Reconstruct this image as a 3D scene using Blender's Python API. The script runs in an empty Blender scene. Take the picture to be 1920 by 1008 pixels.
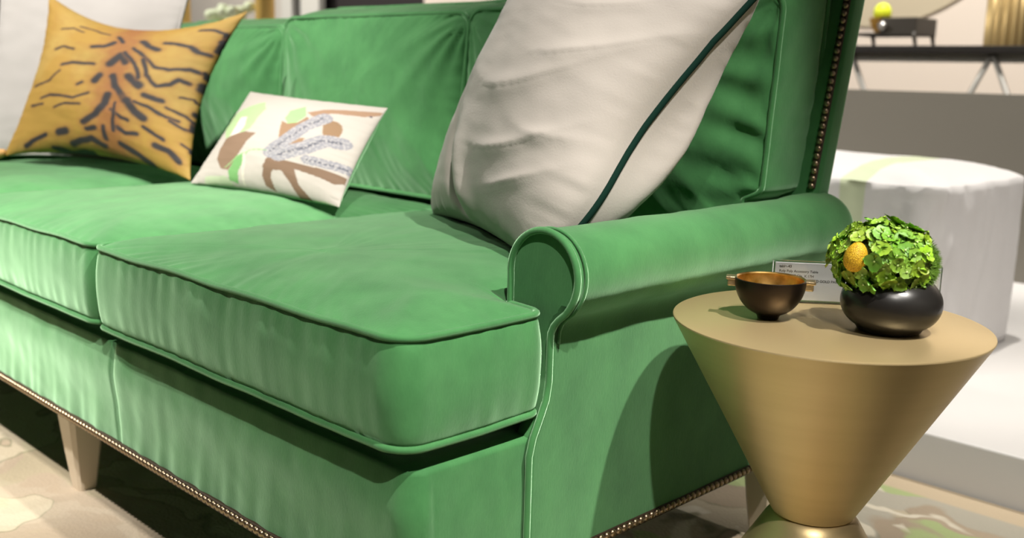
import bpy, bmesh, math, random
import numpy as np
from mathutils import Vector, Matrix, noise
random.seed(7)
S = bpy.context.scene
COL = S.collection

# ------------------------------------------------------------ camera
CAM = Vector((0.7826, -0.6575, 0.7529))
FW = Vector((-0.6889, 0.7004, -0.1870)); 
cd = bpy.data.cameras.new('camera'); cam = bpy.data.objects.new('camera', cd); COL.objects.link(cam)
YAW, PIT, ROL, FPX = 0.7770, 0.1881, 0.0259, 1929.0
fw = Vector((-math.sin(YAW)*math.cos(PIT), math.cos(YAW)*math.cos(PIT), -math.sin(PIT)))
rt = fw.cross(Vector((0, 0, 1))).normalized(); up = rt.cross(fw)
r2 = rt*math.cos(ROL)+up*math.sin(ROL); u2 = -rt*math.sin(ROL)+up*math.cos(ROL)
m = Matrix((r2, u2, -fw)).transposed().to_4x4(); m.translation = CAM
cam.matrix_world = m
cd.sensor_width = 36; cd.lens = 36*FPX/1920; cd.clip_start = .02; cd.clip_end = 60
cd.dof.use_dof = True; cd.dof.focus_distance = 1.25; cd.dof.aperture_fstop = 4.2
S.camera = cam

# ------------------------------------------------------------ world, lights, exposure
S.view_settings.view_transform = 'Standard'; S.view_settings.look = 'None'
S.view_settings.gamma = 1; S.view_settings.exposure = 0.0; S.view_settings.use_curve_mapping = False
w = bpy.data.worlds.new('showroom_air'); S.world = w; w.use_nodes = True
w.node_tree.nodes['Background'].inputs[0].default_value = (1, .96, .9, 1)
w.node_tree.nodes['Background'].inputs[1].default_value = .03

def spot(loc, target, power, radius=.03, angle=70, blend=.4, color=(1, .95, .87)):
    l = bpy.data.lights.new('ceiling_or_fill_spot', 'SPOT'); l.energy = power; l.shadow_soft_size = radius
    l.spot_size = math.radians(angle); l.spot_blend = blend; l.color = color
    o = bpy.data.objects.new('ceiling_or_fill_spot', l); COL.objects.link(o); o.location = loc
    o.rotation_euler = (Vector(target)-Vector(loc)).to_track_quat('-Z', 'Y').to_euler(); return o
spot((1.45, .12, 3.0), (-.26, -.12, .30), 560, angle=39.5, blend=.45)
spot((1.44, -1.0, 3.0), (-.42, -.24, .28), 400, angle=38, blend=.5)
spot((-.9, -1.2, 3.0), (-1.75, .3, .4), 680, angle=48, blend=.6)
spot((-1.9, -.9, 3.0), (-2.0, .4, .4), 240)
spot((-.3, 1.9, 3.2), (-.5, 2.3, .3), 330, angle=60)
spot((.9, 1.2, 3.2), (.9, 1.9, .0), 120, angle=46)
spot((1.2, -1.0, 3.0), (.47, 1.32, 0), 420, angle=21)  # added fill, brightens the plinth front and the rug beside it
spot((1.9, .4, 2.9), (3.2, .6, .8), 120, angle=95)  # added fill, lights the unseen reflector wall on the right
spot((1.0, .25, 3.0), (-.3, 1.9, .28), 175, angle=27, blend=.5)  # added fill, brightens the front of the white bench
spot((-.8, 3.0, 3.2), (-.9, 4.4, 1.0), 430, angle=90)
spot((-4.5, .6, 3.2), (-4.3, 2.2, 1.0), 420, angle=100)
spot((-7, 2.4, 3.2), (-7, 4.5, 1.0), 420, angle=100)

# ------------------------------------------------------------ materials
def mat(name, col, rough=.6, metal=0, **kw):
    mt = bpy.data.materials.new(name); mt.use_nodes = True
    b = mt.node_tree.nodes['Principled BSDF']
    b.inputs['Base Color'].default_value = (*col, 1); b.inputs['Roughness'].default_value = rough
    b.inputs['Metallic'].default_value = metal
    for k, v in kw.items():
        b.inputs[k.replace('_', ' ')].default_value = v
    return mt
class NT:
    def __init__(s, mt): s.t = mt.node_tree; s.b = s.t.nodes['Principled BSDF']
    def n(s, ty, **kw):
        nd = s.t.nodes.new(ty)
        for k, v in kw.items():
            if k in nd.inputs.keys(): nd.inputs[k].default_value = v
            else: setattr(nd, k, v)
        return nd
    def l(s, a, b): s.t.links.new(a, b)
    def noise(s, scale, detail=4, mapping=None, coord='Object', rough=.5):
        tc = s.n('ShaderNodeTexCoord'); mp = s.n('ShaderNodeMapping')
        if mapping: mp.inputs['Scale'].default_value = mapping
        s.l(tc.outputs[coord], mp.inputs[0]); nz = s.n('ShaderNodeTexNoise')
        nz.inputs['Scale'].default_value = scale; nz.inputs['Detail'].default_value = detail; nz.inputs['Roughness'].default_value = rough
        s.l(mp.outputs[0], nz.inputs['Vector']); return nz
    def ramp(s, fac, stops):
        r = s.n('ShaderNodeValToRGB'); e = r.color_ramp.elements
        while len(e) < len(stops): e.new(.5)
        for i, (p, c) in enumerate(stops):
            e[i].position = p; e[i].color = (*c, 1)
        s.l(fac, r.inputs[0]); return r
    def bump(s, h, strength=.2, dist=.002):
        b = s.n('ShaderNodeBump'); b.inputs['Strength'].default_value = strength; b.inputs['Distance'].default_value = dist
        s.l(h, b.inputs['Height']); s.l(b.outputs[0], s.b.inputs['Normal']); return b

def velvet(name, a, b, sheen, sw=1.0):
    mt = mat(name, a, .75); t = NT(mt)
    nz = t.noise(11, 9, (1, 1, .7), rough=.68); r = t.ramp(nz.outputs['Fac'], [(.33, a), (.67, b)])
    t.l(r.outputs[0], t.b.inputs['Base Color'])
    t.b.inputs['Sheen Weight'].default_value = sw; t.b.inputs['Sheen Roughness'].default_value = .42
    t.b.inputs['Sheen Tint'].default_value = (*sheen, 1)
    t.b.inputs['Specular IOR Level'].default_value = .15
    nf = t.noise(420, 2, (1, 1, .35)); t.bump(nf.outputs['Fac'], .25, .0008)
    return mt
VELVET = velvet('green_velvet', (.034, .132, .042), (.056, .198, .064), (.62, 1.0, .64))
DARKPIPE = mat('dark_green_cord', (.003, .018, .012), .9, 0, Specular_IOR_Level=.1)
NAIL = mat('antique_brass_nail', (.36, .27, .18), .34, 1.0)
NAILSTRIP = mat('dark_bronze_strip', (.045, .025, .014), .55, .2)
LEG = mat('cream_painted_wood', (.66, .56, .43), .45)
def linen(name, c, bumpscale=350, tint=.92):
    mt = mat(name, c, .9); t = NT(mt)
    nz = t.noise(9, 5); r = t.ramp(nz.outputs['Fac'], [(.25, tuple(x*tint for x in c)), (.75, c)]); t.l(r.outputs[0], t.b.inputs['Base Color'])
    t.b.inputs['Sheen Weight'].default_value = .15
    nf = t.noise(bumpscale, 3, rough=.7); t.bump(nf.outputs['Fac'], .3, .001); return mt
LINEN = linen('oatmeal_linen', (.345, .315, .285))
LINEN2 = linen('pale_linen', (.31, .295, .285))
WHITEFAB = linen('white_upholstery', (.72, .70, .70), 200, .97)
def vcol(name, rough=.8):
    mt = mat(name, (1, 1, 1), rough); t = NT(mt)
    a = t.n('ShaderNodeVertexColor'); a.layer_name = 'print'; t.l(a.outputs['Color'], t.b.inputs['Base Color']); return mt
TIGER = vcol('tiger_print_velvet'); CAMO = vcol('leaf_print_linen')

# ------------------------------------------------------------ helpers
def mesh_obj(name, verts, faces, material, parent=None, smooth=True, matrix=None):
    me = bpy.data.meshes.new(name); me.from_pydata([tuple(v) for v in verts], [], [tuple(f) for f in faces]); me.update()
    if smooth: me.polygons.foreach_set('use_smooth', [True]*len(me.polygons))
    if material: me.materials.append(material)
    o = bpy.data.objects.new(name, me); COL.objects.link(o)
    if parent: o.parent = parent
    return o
def bm_obj(name, bm, material, parent=None, smooth=True, angle=None):
    bmesh.ops.recalc_face_normals(bm, faces=bm.faces)
    me = bpy.data.meshes.new(name); bm.to_mesh(me); bm.free()
    if smooth: me.polygons.foreach_set('use_smooth', [True]*len(me.polygons))
    me.materials.append(material)
    if angle is not None: 
        try: me.set_sharp_from_angle(angle=math.radians(angle))
        except Exception: pass
    o = bpy.data.objects.new(name, me); COL.objects.link(o)
    if parent: o.parent = parent
    return o
def tag(o, label, cat, group=None):
    o['label'] = label; o['category'] = cat
    if group: o['group'] = group
    return o
def thing(name, label, cat, loc=(0, 0, 0), group=None):
    o = bpy.data.objects.new(name, None); COL.objects.link(o); o.location = loc; o.empty_display_size = .05
    o['base_loc'] = 0; del o['base_loc']
    return tag(o, label, cat, group)
def struct(o): o['kind'] = 'structure'; return o
def fix_local(root):
    """parts were built in world space: shift them so that the root carries the location"""
    for c in root.children:
        c.location = Vector(c.location)-root.location
def box_bm(x0, x1, y0, y1, z0, z1, bev=0, seg=3, bm=None):
    b = bmesh.new(); bmesh.ops.create_cube(b, size=1)
    for v in b.verts:
        v.co = Vector(((x0+x1)/2+v.co.x*(x1-x0), (y0+y1)/2+v.co.y*(y1-y0), (z0+z1)/2+v.co.z*(z1-z0)))
    if bev: bmesh.ops.bevel(b, geom=b.edges[:], offset=bev, segments=seg, profile=.5, affect='EDGES')
    if bm is not None:
        me = bpy.data.meshes.new('t'); b.to_mesh(me); bm.from_mesh(me); bpy.data.meshes.remove(me); b.free(); return bm
    return b
def lathe(name, prof, material, parent=None, seg=96, center=(0, 0, 0), angle=35):
    V = []; F = []; n = len(prof)
    for k in range(seg):
        a = 2*math.pi*k/seg
        for r, z in prof: V.append((center[0]+r*math.cos(a), center[1]+r*math.sin(a), center[2]+z))
    for k in range(seg):
        k2 = (k+1) % seg
        for i in range(n-1):
            F.append((k*n+i, k2*n+i, k2*n+i+1, k*n+i+1))
    bm = bmesh.new(); me = bpy.data.meshes.new('t'); me.from_pydata(V, [], F); bm.from_mesh(me); bpy.data.meshes.remove(me)
    bmesh.ops.remove_doubles(bm, verts=bm.verts, dist=1e-6)
    return bm_obj(name, bm, material, parent, True, angle)
def tube_data(pts, r, closed=False, seg=8):
    pts = [Vector(p) for p in pts]; n = len(pts); V = []; F = []
    ref = Vector((0.13, 0.21, 1)).normalized(); prev = None
    for i, p in enumerate(pts):
        if closed: t = pts[(i+1) % n]-pts[i-1]
        else: t = pts[min(i+1, n-1)]-pts[max(i-1, 0)]
        if t.length < 1e-9: t = Vector((1, 0, 0))
        t.normalize()
        if prev is None: a = t.orthogonal().normalized()
        else:
            a = prev-t*prev.dot(t); a = a.normalized() if a.length > 1e-6 else t.orthogonal().normalized()
        prev = a; b = t.cross(a)
        rr = r(i/(n-1)) if callable(r) else r
        for k in range(seg):
            q = 2*math.pi*k/seg; V.append(p+a*math.cos(q)*rr+b*math.sin(q)*rr)
    for i in range(n if closed else n-1):
        j = (i+1) % n
        off = 0
        if closed and j == 0:   # match seam rotation
            best = min(range(seg), key=lambda o: sum((V[i*seg+k]-V[(k+o) % seg]).length for k in range(seg))); off = best
        for k in range(seg):
            k2 = (k+1) % seg
            F.append((i*seg+k, i*seg+k2, j*seg+(k2+off) % seg, j*seg+(k+off) % seg))
    if not closed:
        F.append(tuple(range(seg))[::-1]); F.append(tuple((n-1)*seg+k for k in range(seg)))
    return V, F
def multi(*datas):
    V = []; F = []
    for v, f in datas:
        o = len(V); V += list(v); F += [tuple(i+o for i in q) for q in f]
    return V, F
def rounded(corners, step=.007):
    """corners: (a, b, radius) -> dense closed loop"""
    n = len(corners); P = []
    for i in range(n):
        p = Vector(corners[i][:2]); r = corners[i][2]
        d0 = (Vector(corners[i-1][:2])-p).normalized(); d1 = (Vector(corners[(i+1) % n][:2])-p).normalized()
        ang = d0.angle(d1); t = r/math.tan(ang/2)
        s = p+d0*t; e = p+d1*t; bis = (d0+d1).normalized(); c = p+bis*(r/math.sin(ang/2))
        k = max(3, int(r*(math.pi-ang)/step)+2)
        for j in range(k+1):
            q = j/k; v = (s-c)*(1-q)+(e-c)*q; v = v.normalized()*r if r > 0 else v
            P.append(c+v)
    out = []
    for i in range(len(P)):
        a = P[i]; b = P[(i+1) % len(P)]; L = (b-a).length; k = max(1, int(L/step))
        for j in range(k): out.append(a.lerp(b, j/k))
    return out
def fbm(p, s, o=3): 
    return noise.fractal(Vector(p)*s, 1.0, 2.0, o)
def boxed(name, corners, star, h0, h1, T, material, parent, crown=(.03, .02), kd=.08, bulge=.006, pucker=.0018, piping=.0042, seed=0, rings=34, extra=None, wobble=.0025, top_extra=None, wallrows=14, soft=0.0):
    L = rounded(corners); n = len(L); N = []
    area = sum(L[i].x*L[(i+1) % n].y-L[(i+1) % n].x*L[i].y for i in range(n)); sg = 1 if area > 0 else -1
    for i in range(n):
        t = (L[(i+1) % n]-L[i-1]).normalized(); N.append(Vector((t.y, -t.x))*sg)
    arr = np.array([(p.x, p.y) for p in L]); s = Vector(star)
    A = arr; B = np.roll(arr, -1, axis=0); AB = B-A
    def dist(P):
        P = np.asarray(P)[:, None, :]; t = ((P-A)*AB).sum(2)/np.maximum((AB**2).sum(1), 1e-12); t = np.clip(t, 0, 1)
        return np.sqrt((((A+AB*t[..., None])-P)**2).sum(2)).min(1)
    per = np.concatenate([[0], np.cumsum(np.sqrt((AB**2).sum(1)))])[:-1]
    V = []; F = []
    def edge_z(i, h): 
        p = L[i]; return h+wobble*fbm((p.x+seed*3.1, p.y, h*5), 7, 2)
    def pk(i, amp): return amp*(.6*math.sin(per[i]*190+9*fbm((per[i]*3, seed, 1), 2, 2))+.9*fbm((per[i]*2.2, seed+5.3, 0), 28, 2))
    # walls rows from h1 down to h0
    for rI in range(wallrows+1):
        q = rI/wallrows
        for i in range(n):
            h = edge_z(i, h1)*(1-q)+edge_z(i, h0)*q
            off = bulge*math.sin(math.pi*q)**.6+pk(i, pucker)*(math.exp(-q*5)*math.sin(min(1, q*9)*math.pi/2)+math.exp(-(1-q)*5)*math.sin(min(1, (1-q)*9)*math.pi/2))
            off += .0016*fbm((per[i], h, seed), 11, 3)
            if extra: off += extra(L[i], h, q)
            p = L[i]+N[i]*off; V.append((p.x, p.y, h))
    for rI in range(wallrows):
        for i in range(n):
            j = (i+1) % n; F.append((rI*n+i, (rI+1)*n+i, (rI+1)*n+j, rI*n+j))
    for side, (h, cr) in enumerate(((h1, crown[0]), (h0, -crown[1]))):
        base = 0 if side == 0 else wallrows*n; prevrow = base
        for k in range(1, rings+1):
            q = (k/rings)**1.6 if k < rings else 1
            q = min(q, .985) if k < rings else 1
            if k == rings:
                idx = len(V); d = dist([(s.x, s.y)])[0]
                z = h+cr*(1-math.exp(-d/kd)); 
                if side == 0 and top_extra: z += top_extra(s, d)
                V.append((s.x, s.y, z))
                for i in range(n):
                    j = (i+1) % n; F.append((prevrow+i, prevrow+j, idx) if side == 0 else (prevrow+j, prevrow+i, idx))
                break
            P = [L[i].lerp(s, q) for i in range(n)]; D = dist([(p.x, p.y) for p in P]); row = len(V)
            for i in range(n):
                p = P[i]; d = D[i]
                z = edge_z(i, h)*(1-q)+h*q+cr*(1-math.exp(-d/kd))
                z += pk(i, pucker)*math.exp(-d/.02)*min(1, d/.004)
                z += (.004*fbm((p.x+seed, p.y, seed*.7), 5, 3)+.0012*fbm((p.x*1.0+p.y*.5, p.y*.35, seed), 34, 2))*min(1, d/.05)*(1 if side == 0 else 0)
                if side == 0 and top_extra: z += top_extra(p, d)
                V.append((p.x, p.y, z))
            for i in range(n):
                j = (i+1) % n
                F.append((prevrow+i, prevrow+j, row+j, row+i) if side == 0 else (prevrow+j, prevrow+i, row+i, row+j))
            prevrow = row
    o = mesh_obj(name, [T(*v) for v in V], F, material, parent)
    bm = bmesh.new(); bm.from_mesh(o.data); bmesh.ops.recalc_face_normals(bm, faces=bm.faces); bm.to_mesh(o.data); bm.free()
    if piping:
        ds = []
        for h in (h1, h0):
            ds.append(tube_data([T(L[i].x+N[i].x*.002, L[i].y+N[i].y*.002, edge_z(i, h)) for i in range(n)], piping, True, 8))
        v, f = multi(*ds); mesh_obj('piping', v, f, material, o)
    return o

# ------------------------------------------------------------ the sofa
XL = -2.06
Z0 = .167
sofa = thing('green_sofa', 'green velvet three-seat roll-arm sofa with nailhead trim on cream legs', 'sofa', (-1.03, .43, 0))
I = lambda a, b, h: (a, b, h)
def base_extra(p, h, q):
    e = 0
    if p.y < .02:
        for sx in (-.700, -1.36):
            e -= .004*math.exp(-((p.x-sx)/.004)**2)
            e += .002*math.exp(-((p.x-sx-.028)/.02)**2)*(1-q)
        e += .0042*fbm((p.x+(.34-h)*.22, 2.2, 0), 26, 2)*math.exp(-(1-q)*3.0)
        e += .006*math.exp(-((q-.28)/.25)**2)
    return e
boxed('base', [(XL, 0, .02), (0, 0, .028), (0, .84, .01), (XL, .84, .01)], (-1.03, .42), Z0, .336, I, VELVET, sofa, crown=(.004, .0), bulge=.004, pucker=0, piping=0, seed=3, rings=8, extra=base_extra, wobble=.001, wallrows=30)
deck = bm_obj('deck', box_bm(XL+.07, -.07, .03, .78, .30, .352, .006), VELVET, sofa)

def top_fold(p, d): return 0
CB = [(-.714, -.714+.0), ]
def seat(corners, star, seed):
    return boxed('seat_cushion', corners, star, .3645, .484, I, VELVET, sofa, crown=(.034, .011), kd=.085, bulge=.009, pucker=.0016, seed=seed)
seat([(-.711, -.020, .022), (.001, -.020, .032), (.001, .184, .016), (-.064, .192, .012), (-.064, .69, .03), (-.711, .69, .03)], (-.36, .15), 1)
seat([(-1.344, -.018, .03), (-.717, -.018, .034), (-.717, .69, .03), (-1.344, .69, .03)], (-1.03, .33), 2)
seat([(-2.06, -.020, .032), (-1.350, -.020, .022), (-1.350, .69, .03), (-1.996, .69, .03), (-1.996, .192, .012), (-2.06, .184, .016)], (-1.70, .15), 4)

# back cushions: outline in x,z ; h along -y (front)
def TB(a, b, h):
    k = max(0, (b-.60)/.27)
    return (a, .825-h+(b-.5)*.10, b+(.13-h)*.22*k*k+.016*k*math.exp(-((a+.03)/.10)**2))
def back_c(x0, x1, seed, ear=None):
    zt = {11: .868, 12: .864, 13: .846}[seed]
    if ear == 'r': c = [(x0, .505, .03), (-.066, .505, .03), (-.066, .575, .01), (-.036, .588, .012), (-.036, zt, .03), (x0, zt, .03)]
    elif ear == 'l': c = [(-1.994, .505, .03), (x1, .505, .03), (x1, zt, .03), (-2.024, zt, .03), (-2.024, .588, .012), (-1.994, .575, .01)]
    else: c = [(x0, .505, .03), (x1, .505, .03), (x1, zt, .03), (x0, zt, .03)]
    def folds(p, d):
        e = 0
        for cx in (c[0][0], x1):
            dx, dy = p.x-cx, zt-p.y; rr_ = math.hypot(dx, dy); th = math.atan2(abs(dx), max(1e-4, dy))
            e += .0045*math.sin(th*17+2.5*fbm((rr_*3, seed, cx), 2, 2))*math.exp(-rr_/.16)*min(1, rr_/.05)
        if ear == 'r': e += .0042*math.sin(p.y*105+p.x*30+2*fbm((p.x, p.y, 0), 8, 2))*math.exp(-((p.x+.06)/.075)**2)*min(1, d/.012)
        return e
    return boxed('back_cushion', c, ((x0+x1)/2, .72), 0, .13, TB, VELVET, sofa, crown=(.05, .0), kd=.09, bulge=.007, pucker=.0018, seed=seed, wobble=.003, top_extra=folds)
back_c(-.709, -.036, 11, 'r'); back_c(-1.346, -.715, 12); back_c(-2.024, -1.352, 13, 'l')

# back frame
def yb(z): return .806+(z-.588)*.225
bm = box_bm(XL, 0, 0, .052, Z0, .905, .014, 4)
bmesh.ops.subdivide_edges(bm, edges=[e for e in bm.edges if abs((e.verts[0].co-e.verts[1].co).z) > .3], cuts=8)
bmesh.ops.subdivide_edges(bm, edges=[e for e in bm.edges if abs((e.verts[0].co-e.verts[1].co).x) > .5], cuts=24)
def ftop(x): return -.030*min(1, max(0, (-x-.75)/.75))
for v in bm.verts:
    if v.co.z > .8: v.co.z += ftop(v.co.x)
for v in bm.verts: v.co.y += yb(v.co.z)
bm_obj('back_frame', bm, VELVET, sofa)
# piping where the back frame's border meets the cushions
# arms
R = .0525; ZC = .5255; XC = -.006
def arm_profile():
    P = []
    for i in range(14): P.append((.008, Z0+.002+(.445-Z0-.002)*i/13))
    neck = [(.008, .452), (.009, .461), (.013, .470), (.020, .478), (.030, .486)]
    P += neck
    a0 = math.atan2(.494-ZC, .044); a1 = math.pi+.12
    for i in range(31):
        a = a0+(a1-a0)*i/30; P.append((XC+R*math.cos(a), ZC+R*math.sin(a)))
    for i in range(1, 8): P.append((XC-.052, .517-(.517-.34)*i/7))
    return P
def yfront(z):
    t = min(1, max(0, (z-.315)/(.40-.315))); t = t*t*(3-2*t)
    return .166+(.196-.166)*t
def arm(sx, ox):
    P = arm_profile(); n = len(P); V = []; F = []
    NT_ = 70; y1 = .862
    for t in range(NT_+1):
        for (x, z) in P:
            q = t/NT_; q = q if t < NT_-8 else q
            y = yfront(z)+(y1-yfront(z))*q
            r = 1.0
            over = z > .47
            if over:
                r += .10*(1/(1+math.exp(-(y-.752)/.006)))*1.0*(1 if y > .5 else 0)*.8 if False else 0
                g = 1/(1+math.exp(-(y-.745)/.008)); r = 1+.06*g
                e = max(0, (y-(y1-.03))/.03); r *= math.sqrt(max(0, 1-e*e*.45))
                wr = .0012*fbm((x*2, y, z), 9, 3)+.0008*fbm((x, y*.5, z), 30, 2)
            else: wr = .0010*fbm((x, y, z), 8, 3)
            dx, dz = x, (z-ZC)
            xx, zz = (dx*r, ZC+dz*r) if over else (x, z)
            dirx = 1 if x > -.05 else -1
            V.append((ox+sx*(xx+wr*(1 if not over else dx/R)), y, zz+(wr*dz/R if over else 0)))
    for t in range(NT_):
        for i in range(n-1):
            a = t*n+i; F.append((a, a+1, a+n+1, a+n))
    F.append(tuple(NT_*n+i for i in range(n)))
    # front return strip for the lower flare
    b0 = len(V)
    for i in range(20): V.append((ox+sx*(-.02), yfront(P[i][1])+.004, P[i][1]))
    for i in range(19): F.append((i, i+1, b0+i+1, b0+i))
    a = mesh_obj('arm', V, F, VELVET, sofa)
    bmm = bmesh.new(); bmm.from_mesh(a.data); bmesh.ops.recalc_face_normals(bmm, faces=bmm.faces); bmm.to_mesh(a.data); bmm.free()
    # front panel
    pan = [(x, z) for (x, z) in P if z > .34]
    bmm = bmesh.new(); vs = [bmm.verts.new((ox+sx*x*.96, yfront(z)+.001, ZC+(z-ZC)*.97 if z > .47 else z)) for x, z in pan]
    f = bmm.faces.new(vs); r = bmesh.ops.triangulate(bmm, faces=[f])
    bm_obj('front_panel', bmm, VELVET, a, smooth=False)
    pts = [(ox+sx*(x+.002), yfront(z)-.002, z) for x, z in P]
    v, f = tube_data(pts, .0042, False, 8); mesh_obj('piping', v, f, VELVET, a)
    # second ridge just inside the welt on the roll
    pts = [(ox+sx*(x*1.02+.002), yfront(z)+.012, ZC+(z-ZC)*1.02 if z > .47 else z) for x, z in P if z > .44]
    v, f = tube_data(pts, .0022, False, 6); mesh_obj('seam_ridge', v, f, VELVET, a)
    return a
arm(1, 0); arm(-1, XL)

# nailhead trim
nd = []
b = bmesh.new(); bmesh.ops.create_uvsphere(b, u_segments=12, v_segments=8, radius=.0052)
for v in list(b.verts):
    if v.co.z < -.001: b.verts.remove(v)
for v in b.verts: v.co.z *= .75
nme = bpy.data.meshes.new('nailhead'); b.to_mesh(nme); b.free(); nme.materials.append(NAIL)
nme.polygons.foreach_set('use_smooth', [True]*len(nme.polygons))
nails = []
y = .185
while y < .84: nails.append(((.0105, y, Z0+.006), (1, 0, 0), 'side')); y += .0118
y = .03
while y < .175: nails.append(((.0045, y, Z0+.006), (1, 0, 0), 'ear')); y += .0118
x = -.03
while x > XL+.03: nails.append(((x, -.0075, Z0+.006), (0, -1, 0), 'front')); x -= .0118
z = .592
while z < .893: nails.append(((-.009, yb(z)-.001, z), (0, -1, .22), 'back')); z += .0115
x = -.02
while x > XL+.02: nails.append(((x, yb(.893)-.001, .8925+ftop(x)), (0, -1, .22), 'top')); x -= .0118
def npri(n):
    p = Vector(n[0]); d = (p-CAM).length
    f = {'side': 0, 'back': 0, 'ear': 0, 'front': 0, 'top': 0}[n[2]]
    pc = m.inverted() @ p; px = 960+FPX*pc.x/-pc.z; py = 504-FPX*pc.y/-pc.z
    vis = -5 < px < 1925 and -5 < py < 1013 and not (n[2] == 'side' and px > 1422) and not (n[2] == 'top' and px < 1530)
    return (0 if vis else 10)+d
nails.sort(key=npri)
def nmat(n):
    q = Vector(n[1]).to_track_quat('Z', 'Y'); return Matrix.Translation(Vector(n[0])) @ q.to_matrix().to_4x4()
for n_ in nails[:100]:
    o = bpy.data.objects.new('nailhead', nme); COL.objects.link(o); o.parent = sofa; o.matrix_local = nmat(n_)
bm = bmesh.new()
for n_ in nails[100:]:
    mm = nmat(n_); k = len(bm.verts); bm.from_mesh(nme); bm.verts.ensure_lookup_table()
    for v in bm.verts[k:]: v.co = mm @ v.co
o = bm_obj('nailhead_row', bm, NAIL, sofa); o['kind'] = 'stuff'
bm = bmesh.new()
box_bm(.004, .0100, .17, .855, Z0-.002, Z0+.012, .002, 2, bm)
box_bm(XL+.02, -.02, -.0072, 0, Z0-.002, Z0+.012, .002, 2, bm)
box_bm(-.002, .004, .02, .17, Z0-.002, Z0+.012, .002, 2, bm)
bm_obj('trim_strip', bm, NAILSTRIP, sofa)
bm = box_bm(-.0145, -.0035, -.0012, .004, .588, .899, .0008, 2)
for v in bm.verts: v.co.y += yb(v.co.z)
box_bm(-.74, -.004, yb(.893)-.0012, yb(.893)+.004, .887, .898, .0008, 2, bm)
bm_obj('trim_strip', bm, NAILSTRIP, sofa)

def leg(x, y, rake=(0, 0)):
    bm = bmesh.new(); a = .033; c = .0165
    V = []
    for (h, s, k) in ((Z0+.004, a, 0), (.145, a*.97, 0), (.07, (a+c)*.5, .5), (0, c, 1)):
        ch = s*.25
        ring = [(-s+ch, -s), (s-ch, -s), (s, -s+ch), (s, s-ch), (s-ch, s), (-s+ch, s), (-s, s-ch), (-s, -s+ch)]
        V.append([bm.verts.new((x+px+rake[0]*k, y+py+rake[1]*k, h)) for px, py in ring])
    for r0, r1 in zip(V, V[1:]):
        for i in range(8): bm.faces.new((r0[i], r0[(i+1) % 8], r1[(i+1) % 8], r1[i]))
    bm.faces.new(V[0]); bm.faces.new(V[-1])
    bm_obj('leg', bm, LEG, sofa, False)
for lx in (-.045, -.985, -2.015):
    leg(lx, .055); leg(lx, .80)
fix_local(sofa)

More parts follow.
